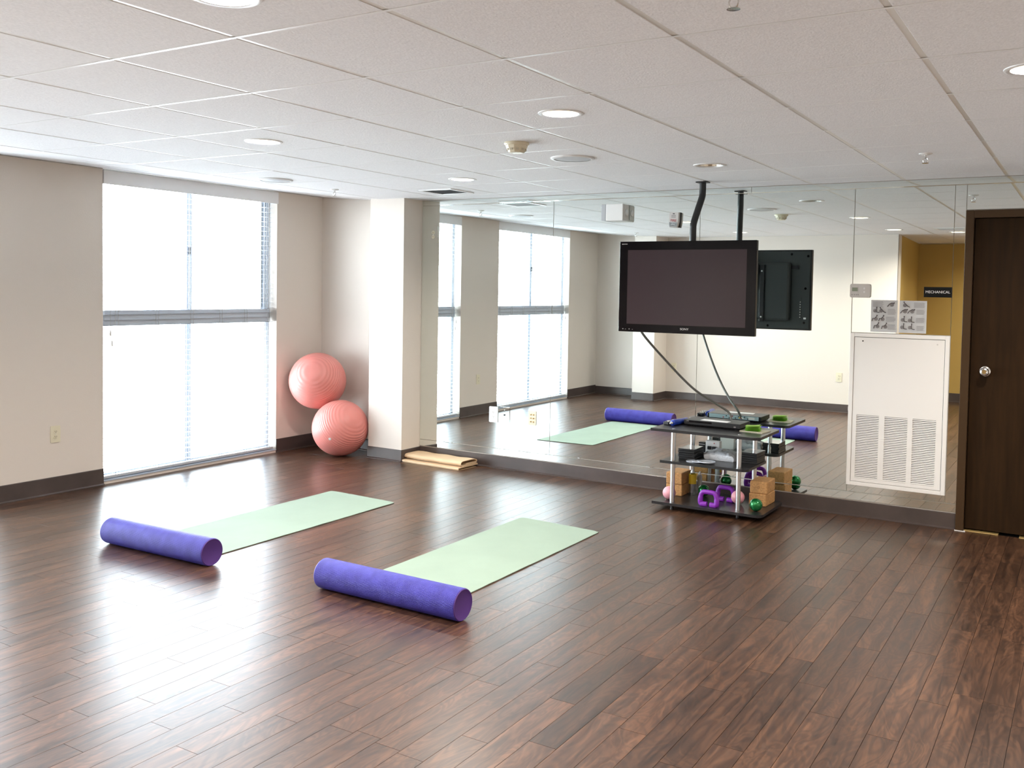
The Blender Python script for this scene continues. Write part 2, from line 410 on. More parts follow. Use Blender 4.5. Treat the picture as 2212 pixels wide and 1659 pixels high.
def baseboard(name, runs, h=.105):
    """runs: list of (axis, fixed, a, b, outward sign)"""
    bm = B()
    for ax, fx, a, b_, s in runs:
        prof = [(0, 0), (.020*s, 0), (.020*s, .004), (.009*s, .012), (.006*s, h-.004), (.003*s, h), (0, h)]
        if ax == 'x': prism(bm, [(fx+p, z) for p, z in prof], a, b_, axis='X')
        else: prism(bm, [(fx+p, z) for p, z in prof], a, b_, axis='Y')
    return tag(obj(name, bm, M['base']), kind='structure')
# 'x' = board runs along X at fixed y; 'y' = board runs along Y at fixed x
baseboard('baseboard_left', [('y', XW, YB, WINS[1][0], 1), ('y', XW, WINS[1][1], WINS[0][0], 1), ('y', XW, WINS[0][1], WY, 1)], .125)
baseboard('baseboard_far', [('x', WY, XW, CX0, -1), ('x', WY, CX1, DX0, -1), ('x', WY, DX1, XR, -1)], .107)
baseboard('baseboard_column', [('x', CY0, CX0-.004, CX1+.004, -1), ('y', CX1, CY0-.004, WY, 1), ('y', CX0, CY0-.004, WY, -1)], .104)
baseboard('baseboard_back', [('x', YB, XW, KX0, 1), ('x', YB, KX1, -2.17, 1), ('x', KY, KX0, KX1, 1), ('y', KX1, YB, KY, 1), ('y', KX0, YB, KY, -1)], .11)
baseboard('baseboard_alcove', [('x', YA, -2.28, XR, 1)], .13)

# ------------------------------------------------------------------ windows and blinds
for wi, (y0, y1) in enumerate(WINS):
    r = empty('window_%d' % (wi+1), (XW, (y0+y1)/2, 0)); tag(r, kind='structure')
    hw = (y1-y0)/2; xa, xb = -.165, -.105
    ym = -.015
    bm = B()
    box(bm, xa, xb, -hw, -hw+.045, .022, 2.42); box(bm, xa, xb, hw-.045, hw, .022, 2.42)
    box(bm, xa, xb, -hw+.045, hw-.045, 2.335, 2.42); box(bm, xa, xb, -hw+.045, hw-.045, .022, .06)
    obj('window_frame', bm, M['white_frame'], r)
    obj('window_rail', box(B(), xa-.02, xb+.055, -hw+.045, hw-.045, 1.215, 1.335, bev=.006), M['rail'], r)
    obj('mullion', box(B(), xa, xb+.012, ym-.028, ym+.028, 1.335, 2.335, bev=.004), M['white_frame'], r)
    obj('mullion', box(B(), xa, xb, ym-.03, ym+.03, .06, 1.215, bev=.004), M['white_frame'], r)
    # sliding sash stiles and the dark gasket lines
    sb = box(B(), xb-.02, xb+.004, hw-.085, hw-.05, 1.335, 2.335); obj('sash_stile', sb, M['white_frame'], r)
    sb = box(B(), xb-.01, xb+.006, hw-.094, hw-.087, 1.335, 2.335); obj('gasket', sb, M['black'], r)
    sb = box(B(), xb-.01, xb+.014, ym-.012, ym-.005, 1.335, 2.335); obj('gasket', sb, M['grey'], r)
    obj('latch', box(B(), xb+.010, xb+.03, ym-.012, ym+.006, 1.80, 1.86, bev=.003), M['black'], r)
    for a, b_, z0, z1 in [(-hw+.045, ym-.028, 1.335, 2.335), (ym+.028, hw-.045, 1.335, 2.335), (-hw+.045, ym-.03, .06, 1.215), (ym+.03, hw-.045, .06, 1.215)]:
        obj('pane', box(B(), -.138, -.132, a, b_, z0, z1), M['glass'], r)
    obj('window_sill', box(B(), -.2, .006, -hw, hw, .022, .03), M['white_frame'], r)
    # blind
    t = empty('venetian_blind', (XW-.048, (y0+y1)/2, 0))
    tag(t, ['white slatted blind, slats open, on the window beside the pink exercise balls', 'white slatted blind on the window seen only as a reflection in the mirror wall'][wi], 'blind', 'white slatted window blinds')
    sw = hw-.012
    sm = B(); prism(sm, [(-.024, -.0004), (-.012, .0010), (0, .0014), (.012, .0010), (.024, -.0004), (.012, .0000), (0, .0004), (-.012, .0000)], -sw, sw, axis='Y')
    first = None; z = .085
    while z < 2.30:
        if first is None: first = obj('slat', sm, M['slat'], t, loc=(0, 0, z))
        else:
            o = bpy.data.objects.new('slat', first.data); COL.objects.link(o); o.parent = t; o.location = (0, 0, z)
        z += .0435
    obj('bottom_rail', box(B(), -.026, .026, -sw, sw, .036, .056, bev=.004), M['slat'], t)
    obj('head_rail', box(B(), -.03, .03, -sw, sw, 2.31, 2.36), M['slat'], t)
    vb = B(); box(vb, .040, .055, -hw+.006, hw+.012, 2.300, 2.405, bev=.003); box(vb, -.03, .040, hw-.010, hw-.002, 2.30, 2.40); box(vb, -.03, .040, -hw+.006, -hw+.012, 2.30, 2.40)
    obj('valance', vb, M['valance'], t)
    for f in (-.86, -.44, -.05, .30, .62, .93):
        cb = B()
        for dy in (-.013, .013):
            for dx in (-.025, .025): box(cb, dx-.0012, dx+.0012, f*sw+dy-.0012, f*sw+dy+.0012, .05, 2.31)
        obj('ladder_cord', cb, M['slat'], t)
    pc = tube(B(), [(.032, -sw+.06, 2.31), (.033, -sw+.06, 1.16)], .0016, 6); obj('pull_cord', pc, M['slat'], t)
    for dz, dy in ((1.14, .06), (1.06, .075)):
        obj('cord_tassel', lathe(B(), [(.003, .045), (.006, .03), (.008, 0)], 10, (.033, -sw+dy, dz)), M['grey'], t, True)

# ------------------------------------------------------------------ door
d = empty('door_1', ((DX0+DX1)/2, YM, 0)); tag(d, kind='structure')
hw = (DX1-DX0)/2; fwid = .05
bm = B()
for s in (-1, 1):
    a, b_ = (-hw, -hw+fwid) if s < 0 else (hw-fwid, hw)
    box(bm, a, b_, -.022, .12, 0, DZ, bev=.002, seg=1)
    a2, b2 = (-hw+fwid, -hw+fwid+.016) if s < 0 else (hw-fwid-.016, hw-fwid)
    box(bm, a2, b2, .062, .12, 0, DZ-fwid)
box(bm, -hw+fwid, hw-fwid, -.022, .12, DZ-fwid, DZ, bev=.002, seg=1)
box(bm, -hw+fwid, hw-fwid, .062, .12, DZ-fwid-.016, DZ-fwid)
obj('door_frame', bm, M['doorframe'], d)
leaf = obj('door_leaf', box(B(), -hw+fwid+.003, hw-fwid-.003, .020, .060, .016, DZ-fwid-.003, bev=.002, seg=1), M['door'], d)
kx, kz = -.601-(DX0+DX1)/2, 1.067
obj('door_knob', lathe(B(), [(.0, .020), (.034, .020), (.036, .012), (.033, .004), (.018, .0), (.012, -.014), (.014, -.022), (.026, -.032), (.028, -.044), (.024, -.056), (.016, -.060), (.013, -.057), (0, -.057)][::1], 32, (kx, 0, kz), 'Y', caps=False), M['chrome'], leaf, True)
for a, b_ in ((-hw+fwid+.002, -.25), (-.13, .06), (.12, .40)):
    obj('brass_gap_light', box(B(), a, b_, -.012, .10, .0, .006, bev=.002, seg=1), M['brass_gap_light'], d)  # yellowish strips imitate light showing in the gap under the door
obj('frame_shim', box(B(), -hw-.004, -hw+fwid+.012, -.030, .02, 0, .004), M['trimwhite'], d)
# space behind the door is closed off
tag(obj('wall_closet', box(B(), DX0, DX1, WY+.2, WY+.3, -.006, ZT), M['dark']), kind='structure')

# ------------------------------------------------------------------ mirror wall
mir = empty('wall_mirror', (0, YM, 0))
tag(mir, 'large frameless mirror in several panels covering the wall behind the television and cart', 'mirror')
def mpanel(x0, x1, z0, z1, name='mirror_panel', tilt=0.0):
    g = .0012; bm = box(B(), x0+g, x1-g, 0, .0055, z0+g, z1-g, bev=.0012, seg=1)
    if tilt:
        zc_ = z0
        for v in bm.verts: v.co.y -= (v.co.z-zc_)*tilt if tilt > 0 else (z1-v.co.z)*(-tilt)
    return obj(name, bm, M['mirror'], mir)
XM0 = CX1
for x0, x1 in ((XM0, -3.878), (-3.878, -2.594), (-2.594, -1.457)): mpanel(x0, x1, .171, 2.291)
mpanel(-1.457, -.816, 1.291, 2.291); mpanel(-1.457, -.816, .171, .222); mpanel(-.816, DX0, .171, 2.291); mpanel(DX0, XR, DZ+.004, 2.291)
for x0, x1 in ((XM0, -2.70), (-2.70, DX0)): mpanel(x0, x1, .113, .170, 'mirror_edge_strip', -.022)
for x0, x1 in ((XM0, -2.2), (-2.2, XR)): mpanel(x0, x1, 2.292, 2.336, 'mirror_edge_strip', .022)
for x in (-4.9, -4.35, -3.6, -2.95):
    obj('mirror_clip', box(B(), x-.012, x+.012, -.002, .001, .168, .176), M['chrome'], mir)

# ------------------------------------------------------------------ wall plates on the mirror and walls
def receptacle(bm, cx, cz, y, s=1.0):
    for dz in (-.019, .019): lathe(bm, [(.0165*s, y), (.0165*s, y-.003), (.0, y-.003)], 20, (cx, 0, cz+dz*s), 'Y', caps=False)
def slots(bm, cx, cz, y):
    for dz in (-.019, .019):
        for dx in (-.006, .006): box(bm, cx+dx-.0013, cx+dx+.0013, y-.0006, y, cz+dz-.002, cz+dz+.006)
        lathe(bm, [(.0025, y-.0006), (0, y-.0006)], 8, (cx, 0, cz+dz-.008), 'Y', caps=False)
def plate(name, loc, rz, mplate, mrec, label, cat='outlet', kind='duplex', w_=.074, h_=.122, group=None):
    t = empty(name, loc, rz); tag(t, label, cat, group)
    bm = prism(B(), rrect(-w_/2, w_/2, -h_/2, h_/2, .006), -.006, 0, axis='Y'); obj('cover_plate', bm, mplate, t)
    if kind == 'duplex':
        bm = B(); receptacle(bm, 0, 0, -.006); rc = obj('receptacle', bm, mrec, t)
        bm = B(); slots(bm, 0, 0, -.0091); obj('slot', bm, M['black'], t)
        obj('screw', lathe(B(), [(.003, -.006), (.003, -.0072), (0, -.0075)], 10, (0, 0, 0), 'Y', caps=False), M['alu'], t)
    elif kind == 'coax':
        obj('coax_jack', lathe(B(), [(.007, -.006), (.007, -.012), (.004, -.012), (.004, -.016), (0, -.016)], 14, (0, 0, 0), 'Y', caps=False), M['black'], t)
        for dz in (-.042, .042): obj('screw', lathe(B(), [(.003, -.006), (.003, -.0072), (0, -.0075)], 10, (0, 0, dz), 'Y', caps=False), M['alu'], t)
    elif kind == 'six':
        for dx in (-.013, .013):
            for dz in (-.030, 0, .030): obj('binding_post', lathe(B(), [(.0055, -.006), (.0055, -.013), (.003, -.015), (0, -.015)], 12, (dx, 0, dz), 'Y', caps=False), M['brass_gap_light'], t)
    return t
plate('outlet_plate', (-5.118, YM, 2.03), 0, M['mirror'], M['ivory'], 'mirrored cover plate with ivory outlet high on the mirror beside the column', w_=.10, h_=.15)
plate('outlet_plate', (-4.442, YM, .464), 0, M['alu'], M['trimwhite'], 'metal framed double outlet low on the mirror', w_=.088, h_=.135)
plate('coax_plate', (-4.327, YM, .469), 0, M['mirror'], M['black'], 'mirrored cover plate with one coax jack low on the mirror', kind='coax', w_=.10, h_=.135)
plate('speaker_plate', (-4.049, YM, .465), 0, M['ivory'], M['black'], 'ivory wall plate with six binding posts low on the mirror', kind='six')
plate('outlet_plate', (XW, 4.02, .438), PI/2, M['ivory'], M['ivory'], 'ivory double outlet low on the beige wall between the two windows')
plate('outlet_plate', (-5.202, YB, .466), PI, M['ivory'], M['ivory'], 'ivory outlet by the pier, reflected in the mirror behind the cable')
plate('outlet_plate', (-2.868, YB, .465), PI, M['ivory'], M['ivory'], 'ivory outlet on the white back wall, reflected beside the vent panel')

# ------------------------------------------------------------------ access panel with louvres
t = empty('access_panel', (-1.1365, YM, .222)); tag(t, 'white metal access panel with three louvred vents set in the mirror wall', 'vent panel')
hw, hh = .3205, 1.068
bm = B()
box(bm, -hw, -hw+.027, -.022, .004, 0, hh, bev=.002, seg=1); box(bm, hw-.027, hw, -.022, .004, 0, hh, bev=.002, seg=1)
box(bm, -hw+.027, hw-.027, -.022, .004, hh-.027, hh, bev=.002, seg=1); box(bm, -hw+.027, hw-.027, -.022, .004, 0, .027, bev=.002, seg=1)
obj('panel_frame', bm, M['panelwhite'], t)
vx = [(-1.401+1.1365, -1.250+1.1365), (-1.213+1.1365, -1.064+1.1365), (-1.032+1.1365, -.884+1.1365)]
z0v, z1v = .276-.222, .720-.222
bm = B(); L0, L1 = -hw+.030, hw-.030
box(bm, L0, L1, -.019, -.012, z1v, hh-.030); box(bm, L0, L1, -.019, -.012, .030, z0v)
ex = [L0] + [v for q in vx for v in q] + [L1]
for k in range(0, len(ex), 2): box(bm, ex[k], ex[k+1], -.019, -.012, z0v, z1v)
pd = obj('panel_door', bm, M['panelwhite'], t)
obj('panel_backing', box(B(), L0-.002, L1+.002, -.001, .004, .029, hh-.029), M['dark'], t)
lm = B(); prism(lm, [(-.0188, -.0040), (-.0176, -.0040), (-.0120, .0036), (-.0132, .0036)], 0, .151, axis='X'); me_l = None
for a, b_ in vx:
    k = 0; z = z0v+.006
    while z < z1v-.002:
        if me_l is None: o = obj('louver', lm, M['panelwhite'], pd, loc=(a, 0, z)); me_l = o.data
        else: o = bpy.data.objects.new('louver', me_l); COL.objects.link(o); o.parent = pd; o.location = (a, 0, z)
        o.scale.x = (b_-a)/.151; z += .0120
for x in (-.235, .245): obj('panel_screw', lathe(B(), [(.005, -.019), (.005, -.0205), (0, -.021)], 12, (x, 0, hh-.055 if x < 0 else hh-.06), 'Y', caps=False), M['grey'] if x > 0 else M['black'], pd)
obj('panel_latch', box(B(), -hw-.002, -hw+.006, -.020, -.006, .52, .55), M['grey'], t)

# ------------------------------------------------------------------ thermostat, sheets, sign
t = empty('thermostat', (-1.401, YM, 1.583)); tag(t, 'pale grey thermostat with small green display on the mirror', 'thermostat')
obj('thermostat_body', prism(B(), rrect(-.067, .067, -.048, .048, .014), -.026, 0, axis='Y'), M['grey'], t)
obj('thermostat_display', box(B(), -.052, -.016, -.0275, -.025, -.004, .022), M['lcd'], t)
for z in (.016, -.008): obj('button', lathe(B(), [(.007, -.026), (.007, -.029), (0, -.0295)], 16, (.030, 0, z), 'Y', caps=False), M['trimwhite'], t)
for x in (-.052, -.036, -.022, -.010): obj('thermostat_mark', box(B(), x-.004, x+.004, -.0266, -.0255, -.030, -.026), M['inkmid'], t)

def sheet(cx, cz, label, wheels, textblocks):
    t = empty('exercise_sheet', (cx, YM, cz)); tag(t, label, 'paper', 'printed exercise sheets on the mirror')
    bm = B(); n = 8
    vv = [[bm.verts.new((-.087+.174*i/n, -.0010-.0004*math.sin(i*.5+j*.3)**2, -.110+.220*j/n)) for i in range(n+1)] for j in range(n+1)]
    for j in range(n):
        for i in range(n): bm.faces.new((vv[j][i], vv[j][i+1], vv[j+1][i+1], vv[j+1][i]))
    r = bmesh.ops.solidify(bm, geom=bm.faces[:], thickness=.0004)
    obj('paper_page', bm, M['paper'], t)
    bm = B(); y = -.0027
    for x0, x1, z0, z1 in textblocks:
        z = z1
        while z > z0:
            box(bm, x0, x1-random.random()*.012, y, y+.0002, z-.0011, z); z -= .0034
    obj('printed_lines', bm, M['ink'], t)
    for (x, z, r_, pts) in wheels:
        bm = B(); bd = B()
        lathe(bm, [(r_, y), (r_*.62, y), ], 18, (x, 0, z), 'Y', caps=False); lathe(bm, [(r_*.5, y-.0001), (0, y-.0001)], 14, (x, 0, z), 'Y', caps=False)
        tube(bd, [(px, y-.0002, pz) for px, pz in pts], .0026, 6)
        lathe(bd, [(.0042, y-.0003), (0, y-.0003)], 10, (pts[-1][0], 0, pts[-1][1]+.004), 'Y', caps=False)
        obj('printed_ball', bm, M['inkmid'], t); obj('printed_figure', bd, M['inkdark'], t)
def fig(x, z, k):
    r_ = .012
    shapes = [[(x-.030, z-.012), (x-.016, z+.006), (x, z+.014), (x+.014, z+.010)], [(x+.030, z-.012), (x+.012, z-.010), (x+.008, z+.002), (x+.010, z+.020)],
              [(x-.026, z-.014), (x-.020, z+.006), (x-.008, z+.006), (x+.006, z+.022)], [(x+.032, z-.012), (x+.018, z-.006), (x+.006, z+.008), (x-.006, z+.018)]]
    return (x, z, r_, shapes[k])
sheet(-1.241, 1.411, 'printed exercise sheet with three rows of figures, nearer the thermostat',
      [fig(.050, .078, 0), fig(-.060, .036, 1), fig(-.020, .036, 3), fig(-.052, -.022, 2), fig(-.008, -.022, 2), fig(-.040, -.072, 2), fig(.012, -.074, 2)],
      [(-.076, -.002, .062, .100), (.024, .080, .010, .050), (.014, .078, -.040, -.004), (.026, .080, -.092, -.056)])
sheet(-1.055, 1.410, 'printed exercise sheet with four rows of figures, nearer the dark door',
      [fig(-.052, .078, 3), fig(-.050, .036, 0), fig(-.004, .036, 0), fig(-.064, -.022, 1), fig(-.018, -.024, 1), fig(-.066, -.072, 1), fig(-.016, -.072, 1)],
      [(.006, .078, .062, .098), (.022, .078, .016, .050), (.020, .078, -.040, -.006), (.026, .078, -.092, -.060)])

t = empty('door_sign', (-.903, YM, 1.581)); tag(t, 'black sign with white capital letters on the mirror beside the door', 'sign')
obj('sign_board', box(B(), -.087, .087, -.006, 0, -.035, .034, bev=.001, seg=1), M['sign'], t)
text('lettering', 'MECHANICAL', .0245, M['signtext'], t, (0, -.0065, 0), FACE, sx=1.0)

# ------------------------------------------------------------------ emergency light, fire strobe
t = empty('emergency_light', (-3.268, YM, 2.172)); tag(t, 'white box emergency light mounted high on the mirror', 'emergency light')
obj('light_housing', box(B(), -.075, .075, -.105, 0, -.066, .066, bev=.005), M['trimwhite'], t)
obj('end_housing', box(B(), -.118, -.077, -.100, 0, -.064, .064, bev=.005), M['slat'], t)
obj('side_lens', box(B(), .075, .081, -.096, -.008, -.058, .058, bev=.002, seg=1), M['grey'], t)
obj('lamp_head', lathe(B(), [(.026, .081), (.026, .085), (.018, .087), (.0, .084)], 24, (0, -.05, 0), 'X', caps=False), M['alu'], t, True)
t = empty('fire_strobe', (-2.790, YM, 2.105)); t.rotation_euler = (0, .06, 0); tag(t, 'small white fire alarm strobe with red lettering on the mirror', 'fire alarm')
bm = prism(B(), [(-.036, .058), (-.038, -.010), (-.030, -.056), (.030, -.056), (.038, -.010), (.036, .058)], -.048, -.016, axis='Y'); obj('strobe_body', bm, M['grey'], t)
obj('back_box', box(B(), -.040, .040, -.016, 0, -.056, .060), M['black'], t)
text('lettering', 'FIRE', .027, M['red'], t, (0, -.0486, -.006), FACE)
obj('strobe_lens', prism(B(), [(-.031, -.020), (-.026, -.052), (.026, -.052), (.031, -.020)], -.062, -.048, axis='Y'), M['clearplastic'], t)
obj('strobe_tube', tube(B(), [(-.016, -.054, -.036), (0, -.056, -.032), (.016, -.054, -.036)], .004, 8), M['trimwhite'], t)
bm = B()
for k in range(4): box(bm, -.020, .016, -.0486, -.048, .016+k*.006, .0185+k*.006)
obj('horn_grille', bm, M['inkmid'], t)
obj('model_mark', box(B(), -.010, .006, -.0486, -.048, .043, .050), M['inkdark'], t)

# ------------------------------------------------------------------ ceiling fittings
def downlight(x, y, on, label, group):
    t = empty('downlight', (x, y, H+.0005)); tag(t, label, 'ceiling light', group)
    obj('trim_ring', lathe(B(), [(HR-.010, .004), (HR-.008, -.003), (HR+.004, -.006), (HR+.013, -.003), (HR+.014, .0), (HR-.002, .0), (HR-.006, .006)], 40, caps=False), M['bar'], t, True)
    obj('reflector', lathe(B(), [(HR-.006, .004), (HR-.016, .045), (HR-.030, .090), (.0, .092)], 40, caps=False), M['reflector'], t, True)
    zl = .030 if on else .060
    obj('lamp_lens' if on else 'dead_lamp', lathe(B(), [(.0, zl), (HR-.022, zl), (HR-.016, zl+.006), (HR-.018, zl+.012), (0, zl+.014)] if on else [(0, .03), (.020, .034), (.034, .06), (.030, .088), (0, .089)], 40, caps=False), M['lens'] if on else M['trimwhite'], t, True)
    if on:
        l = bpy.data.lights.new('downlight_beam', 'AREA'); l.shape = 'DISK'; l.size = .12; l.energy = LAMP_W; l.color = (1.0, .925, .84); l.spread = math.radians(150)
        o = bpy.data.objects.new('downlight_beam', l); COL.objects.link(o); o.parent = t; o.location = (0, 0, .026)
LAMP_LABELS = ['lit recessed downlight in the ceiling beside the smoke detector', 'lit recessed downlight over the open floor farthest from the mirror',
               'lit recessed downlight in the ceiling above the mat nearer the window', 'lit recessed downlight in the ceiling before the square vent and column',
               'lit recessed downlight in the ceiling on the door side of the room'] + ['lit recessed downlight seen only as a reflection in the mirror']*4 + ['lit recessed downlight in the ceiling before the dark door']
for (x, y), lb in zip(LIT, LAMP_LABELS): downlight(x, y, True, lb, 'lit downlights')
downlight(*OFF, False, 'unlit recessed downlight in the ceiling just before the television pole', None)
def speaker(x, y, label):
    t = empty('ceiling_speaker', (x, y, zc(x)+.0005)); tag(t, label, 'speaker', 'round ceiling speakers')
    obj('speaker_rim', lathe(B(), [(.108, .0), (.131, .0), (.131, -.006), (.122, -.011), (.110, -.009)], 40, caps=False), M['bar'], t, True)
    obj('speaker_grille', lathe(B(), [(.110, -.007), (.07, -.010), (0, -.011)], 40, caps=False), M['speckgrey'], t, True)
speaker(-2.697, 4.905, 'round white ceiling speaker beside the smoke detector')
speaker(-5.28, 5.0, 'round white ceiling speaker near the window blind')
t = empty('smoke_detector', (-2.695, 4.275, H+.0005)); tag(t, 'ivory smoke detector on the ceiling', 'smoke detector')
obj('detector_base', lathe(B(), [(.066, .0), (.068, -.008), (.064, -.016), (.0, -.016)], 32, caps=False), M['ivory'], t, True)
bm = B(); n = 10
prof = [(.060, -.016), (.056, -.030), (.044, -.052), (.036, -.056), (0, -.056)]
lathe(bm, prof, n, caps=False); obj('detector_head', bm, M['ivory'], t)
for k in range(n):
    a = 2*PI*(k+.5)/n; bb = B(); box(bb, .050, .0535, -.007, .007, -.044, -.034)
    for v in bb.verts: v.co = Matrix.Rotation(a, 3, 'Z') @ v.co
    obj('detector_slot', bb, M['beigepad'], t)
def sprinkler(x, y, label):
    t = empty('sprinkler_head', (x, y, zc(x)+.0005)); tag(t, label, 'sprinkler', 'ceiling sprinkler heads')
    obj('escutcheon', lathe(B(), [(.036, 0), (.034, -.004), (.016, -.010), (.010, -.010), (0, -.010)], 24, caps=False), M['trimwhite'], t, True)
    bm = B(); lathe(bm, [(.008, -.010), (.008, -.024), (.005, -.026)], 12, caps=False)
    for s in (-1, 1): tube(bm, [(s*.007, 0, -.022), (s*.013, 0, -.034), (s*.010, 0, -.046), (0, 0, -.052)], .0022, 6)
    obj('sprinkler_body', bm, M['chrome'], t, True)
    obj('deflector', lathe(B(), [(.0, -.052), (.017, -.052), (.018, -.054), (0, -.0545)], 16, caps=False), M['chrome'], t)
sprinkler(-.83, 5.55, 'chrome sprinkler head in the ceiling above the vent panel')
sprinkler(-5.33, 5.69, 'chrome sprinkler head in the ceiling near the column')
sprinkler(-.83, 2.36, 'chrome sprinkler head in the ceiling over the open floor far from the mirror')
sprinkler(-5.30, 2.05, 'chrome sprinkler head reflected in the mirror above the second window')
def vent(x, y, label, sz=.15):
    t = empty('air_vent', (x, y, H+.0005)); tag(t, label, 'vent', 'square ceiling vents')
    bm = B()
    for s in (-1, 1):
        box(bm, s*sz-.012, s*sz+.012, -sz-.012, sz+.012, -.008, 0); box(bm, -sz+.012, sz-.012, s*sz-.012, s*sz+.012, -.008, 0)
    obj('vent_frame', bm, M['bar'], t); obj('vent_backing', box(B(), -sz, sz, -sz, sz, -.0015, -.0005), M['dark'], t)
    for k in range(9):
        yy = -sz+.03+k*(2*sz-.06)/8; bb = B(); prism(bb, [(yy-.008, -.007), (yy-.006, -.007), (yy+.008, -.002), (yy+.006, -.002)], -sz+.012, sz-.012, axis='X'); obj('vent_blade', bb, M['speckgrey'], t)
vent(-4.55, 6.157, 'square grey ceiling vent beside the column')
vent(-1.449, 1.7746, 'square ceiling vent seen reflected above the black lettered sign')

# ------------------------------------------------------------------ television and mount
TVX0, TVX1, TVZ0, TVZ1, TVY = -2.912, -1.918, 1.266, 1.903, 6.02
t = empty('television', ((TVX0+TVX1)/2, TVY, TVZ0)); tag(t, 'black flat screen television hanging from the ceiling before the mirror', 'television')
hw = (TVX1-TVX0)/2; hh = TVZ1-TVZ0
obj('tv_cabinet', box(B(), -hw, hw, .004, .040, 0, hh, bev=.003), M['black'], t)
fg = obj('front_glass', box(B(), -hw, hw, 0, .0042, 0, hh, bev=.0015, seg=1), M['blackgloss'], t)
obj('screen', box(B(), -hw+.064, hw-.064, -.0012, .001, .056, hh-.060), M['screen'], t)
text('lettering', 'SONY', .019, M['grey'], fg, (.004, -.0006, .031), FACE, sx=1.25)
text('lettering', 'BRAVIA', .010, M['grey'], fg, (-hw+.038, -.0006, hh-.018), FACE, sx=1.3)
for k, x in enumerate((.036, .056, .085, .11)): obj('control_mark', box(B(), -hw+x-.004, -hw+x+.004, -.0008, .0, .016, .0185 if k % 2 else .022), M['inkmid'], fg)
bk = obj('rear_cover', box(B(), -hw+.16, hw-.16, .038, .092, .07, hh-.10, bev=.02, seg=2), M['tvback'], t)
obj('rear_rim', box(B(), -hw+.012, hw-.012, .038, .046, .012, hh-.012, bev=.003), M['tvback'], t)
obj('rear_brace', box(B(), -hw+.10, hw-.10, .044, .060, hh-.155, hh-.125), M['black'], t)
for x in (-.12, .12):
    r_ = obj('mount_rail', box(B(), x-.018, x+.018, .090, .112, .06, hh-.12, bev=.003), M['black'], t)
    for z in (.10, hh-.17): obj('bolt', lathe(B(), [(.007, .112), (.007, .118), (0, .1185)], 10, (x, 0, z), 'Y', caps=False), M['alu'], r_)
for x, z in ((hw-.03, hh-.05), (hw-.16, hh-.035), (hw-.045, hh*.52), (hw-.05, .06), (hw-.34, .03), (-hw+.05, .06), (-hw+.05, hh-.05)):
    obj('screw_hole', lathe(B(), [(.010, .0465), (0, .0467)], 12, (x, 0, z), 'Y', caps=False), M['blackgloss'], t)
pt = obj('port_panel', box(B(), hw-.11, hw-.075, .044, .049, .085, .26), M['bluegrey'], t)
pt.data.materials[0] = M['tvback']
for k in range(7): obj('port', box(B(), hw-.085, hw-.079, .049, .052, .10+k*.02, .108+k*.02), M['grey'], pt)
obj('rear_label', box(B(), hw-.055, hw-.035, .0462, .047, .088, .102), M['paper'], t)
mt = empty('ceiling_mount', (-2.42, 6.33, H)); tag(mt, 'black bent pole mount holding the television from the ceiling', 'tv mount')
obj('ceiling_plate', prism(B(), rrect(-.042, .042, -.04, .04, .008), -.008, -.001), M['black'], mt)
pole_pts = spline([(0, 0, -.01), (0, 0, -.07), (-.002, -.006, -.11), (-.016, -.042, -.20), (-.030, -.080, -.295), (-.032, -.086, -.34), (-.032, -.086, -.42), (-.032, -.086, -.60)], 6)
obj('pole', tube(B(), pole_pts, .0235, 20), M['black'], mt, True)
obj('pole_collar', lathe(B(), [(.026, -.43), (.031, -.435), (.031, -.47), (.026, -.475)], 20, (-.032, -.086, 0)), M['black'], mt, True)
hb = box(B(), -.16, .10, -.192, -.176, -.63, -.55); hb = box(hb, -.052, -.012, -.180, -.062, -.63, -.56)
obj('bracket', hb, M['black'], mt)
for s in (-1, 1): obj('bracket_arm', box(B(), -.032+s*.10-.012, -.032+s*.10+.012, -.1985, -.178, -.75, -.52, bev=.002, seg=1), M['black'], mt)

# ------------------------------------------------------------------ cart
ZB, ZM, ZTP = .055, .352, .578
cart = empty('equipment_cart', (-2.30, 6.36, 0)); tag(cart, 'black three-shelf equipment cart with silver posts before the mirror', 'cart')
ox, oy = -2.30, 6.36
def shelf(x0, x1, y0, y1, z1, th=.019, r=.05):
    return obj('shelf', prism(B(), rrect(x0-ox, x1-ox, y0-oy, y1-oy, r, 6, (1, 1, 0, 1)), z1-th, z1), M['blacklam'], cart)
shelf(-2.695, -1.905, 6.135, 6.65, ZTP); shelf(-2.625, -1.985, 6.15, 6.62, ZM); shelf(-2.675, -1.875, 6.135, 6.66, ZB)
posts = [(-2.541, 6.19), (-2.065, 6.215), (-2.541, 6.56), (-2.065, 6.565)]
for x, y in posts:
    bm = B(); lathe(bm, [(.0165, ZB), (.0165, ZM-.019)], 20, (x-ox, y-oy, 0)); lathe(bm, [(.0165, ZM), (.0165, ZTP-.019)], 20, (x-ox, y-oy, 0))
    obj('post', bm, M['alu'], cart, True)
    obj('foot', lathe(B(), [(.012, .0), (.013, .004), (.011, .01), (.011, ZB-.019)], 16, (x-ox, y-oy, 0)), M['black'], cart, True)
    obj('post_cap', lathe(B(), [(.012, ZTP), (.012, ZTP+.0015), (.008, ZTP+.003), (0, ZTP+.003)], 16, (x-ox, y-oy, 0), caps=False), M['alu'], cart, True)

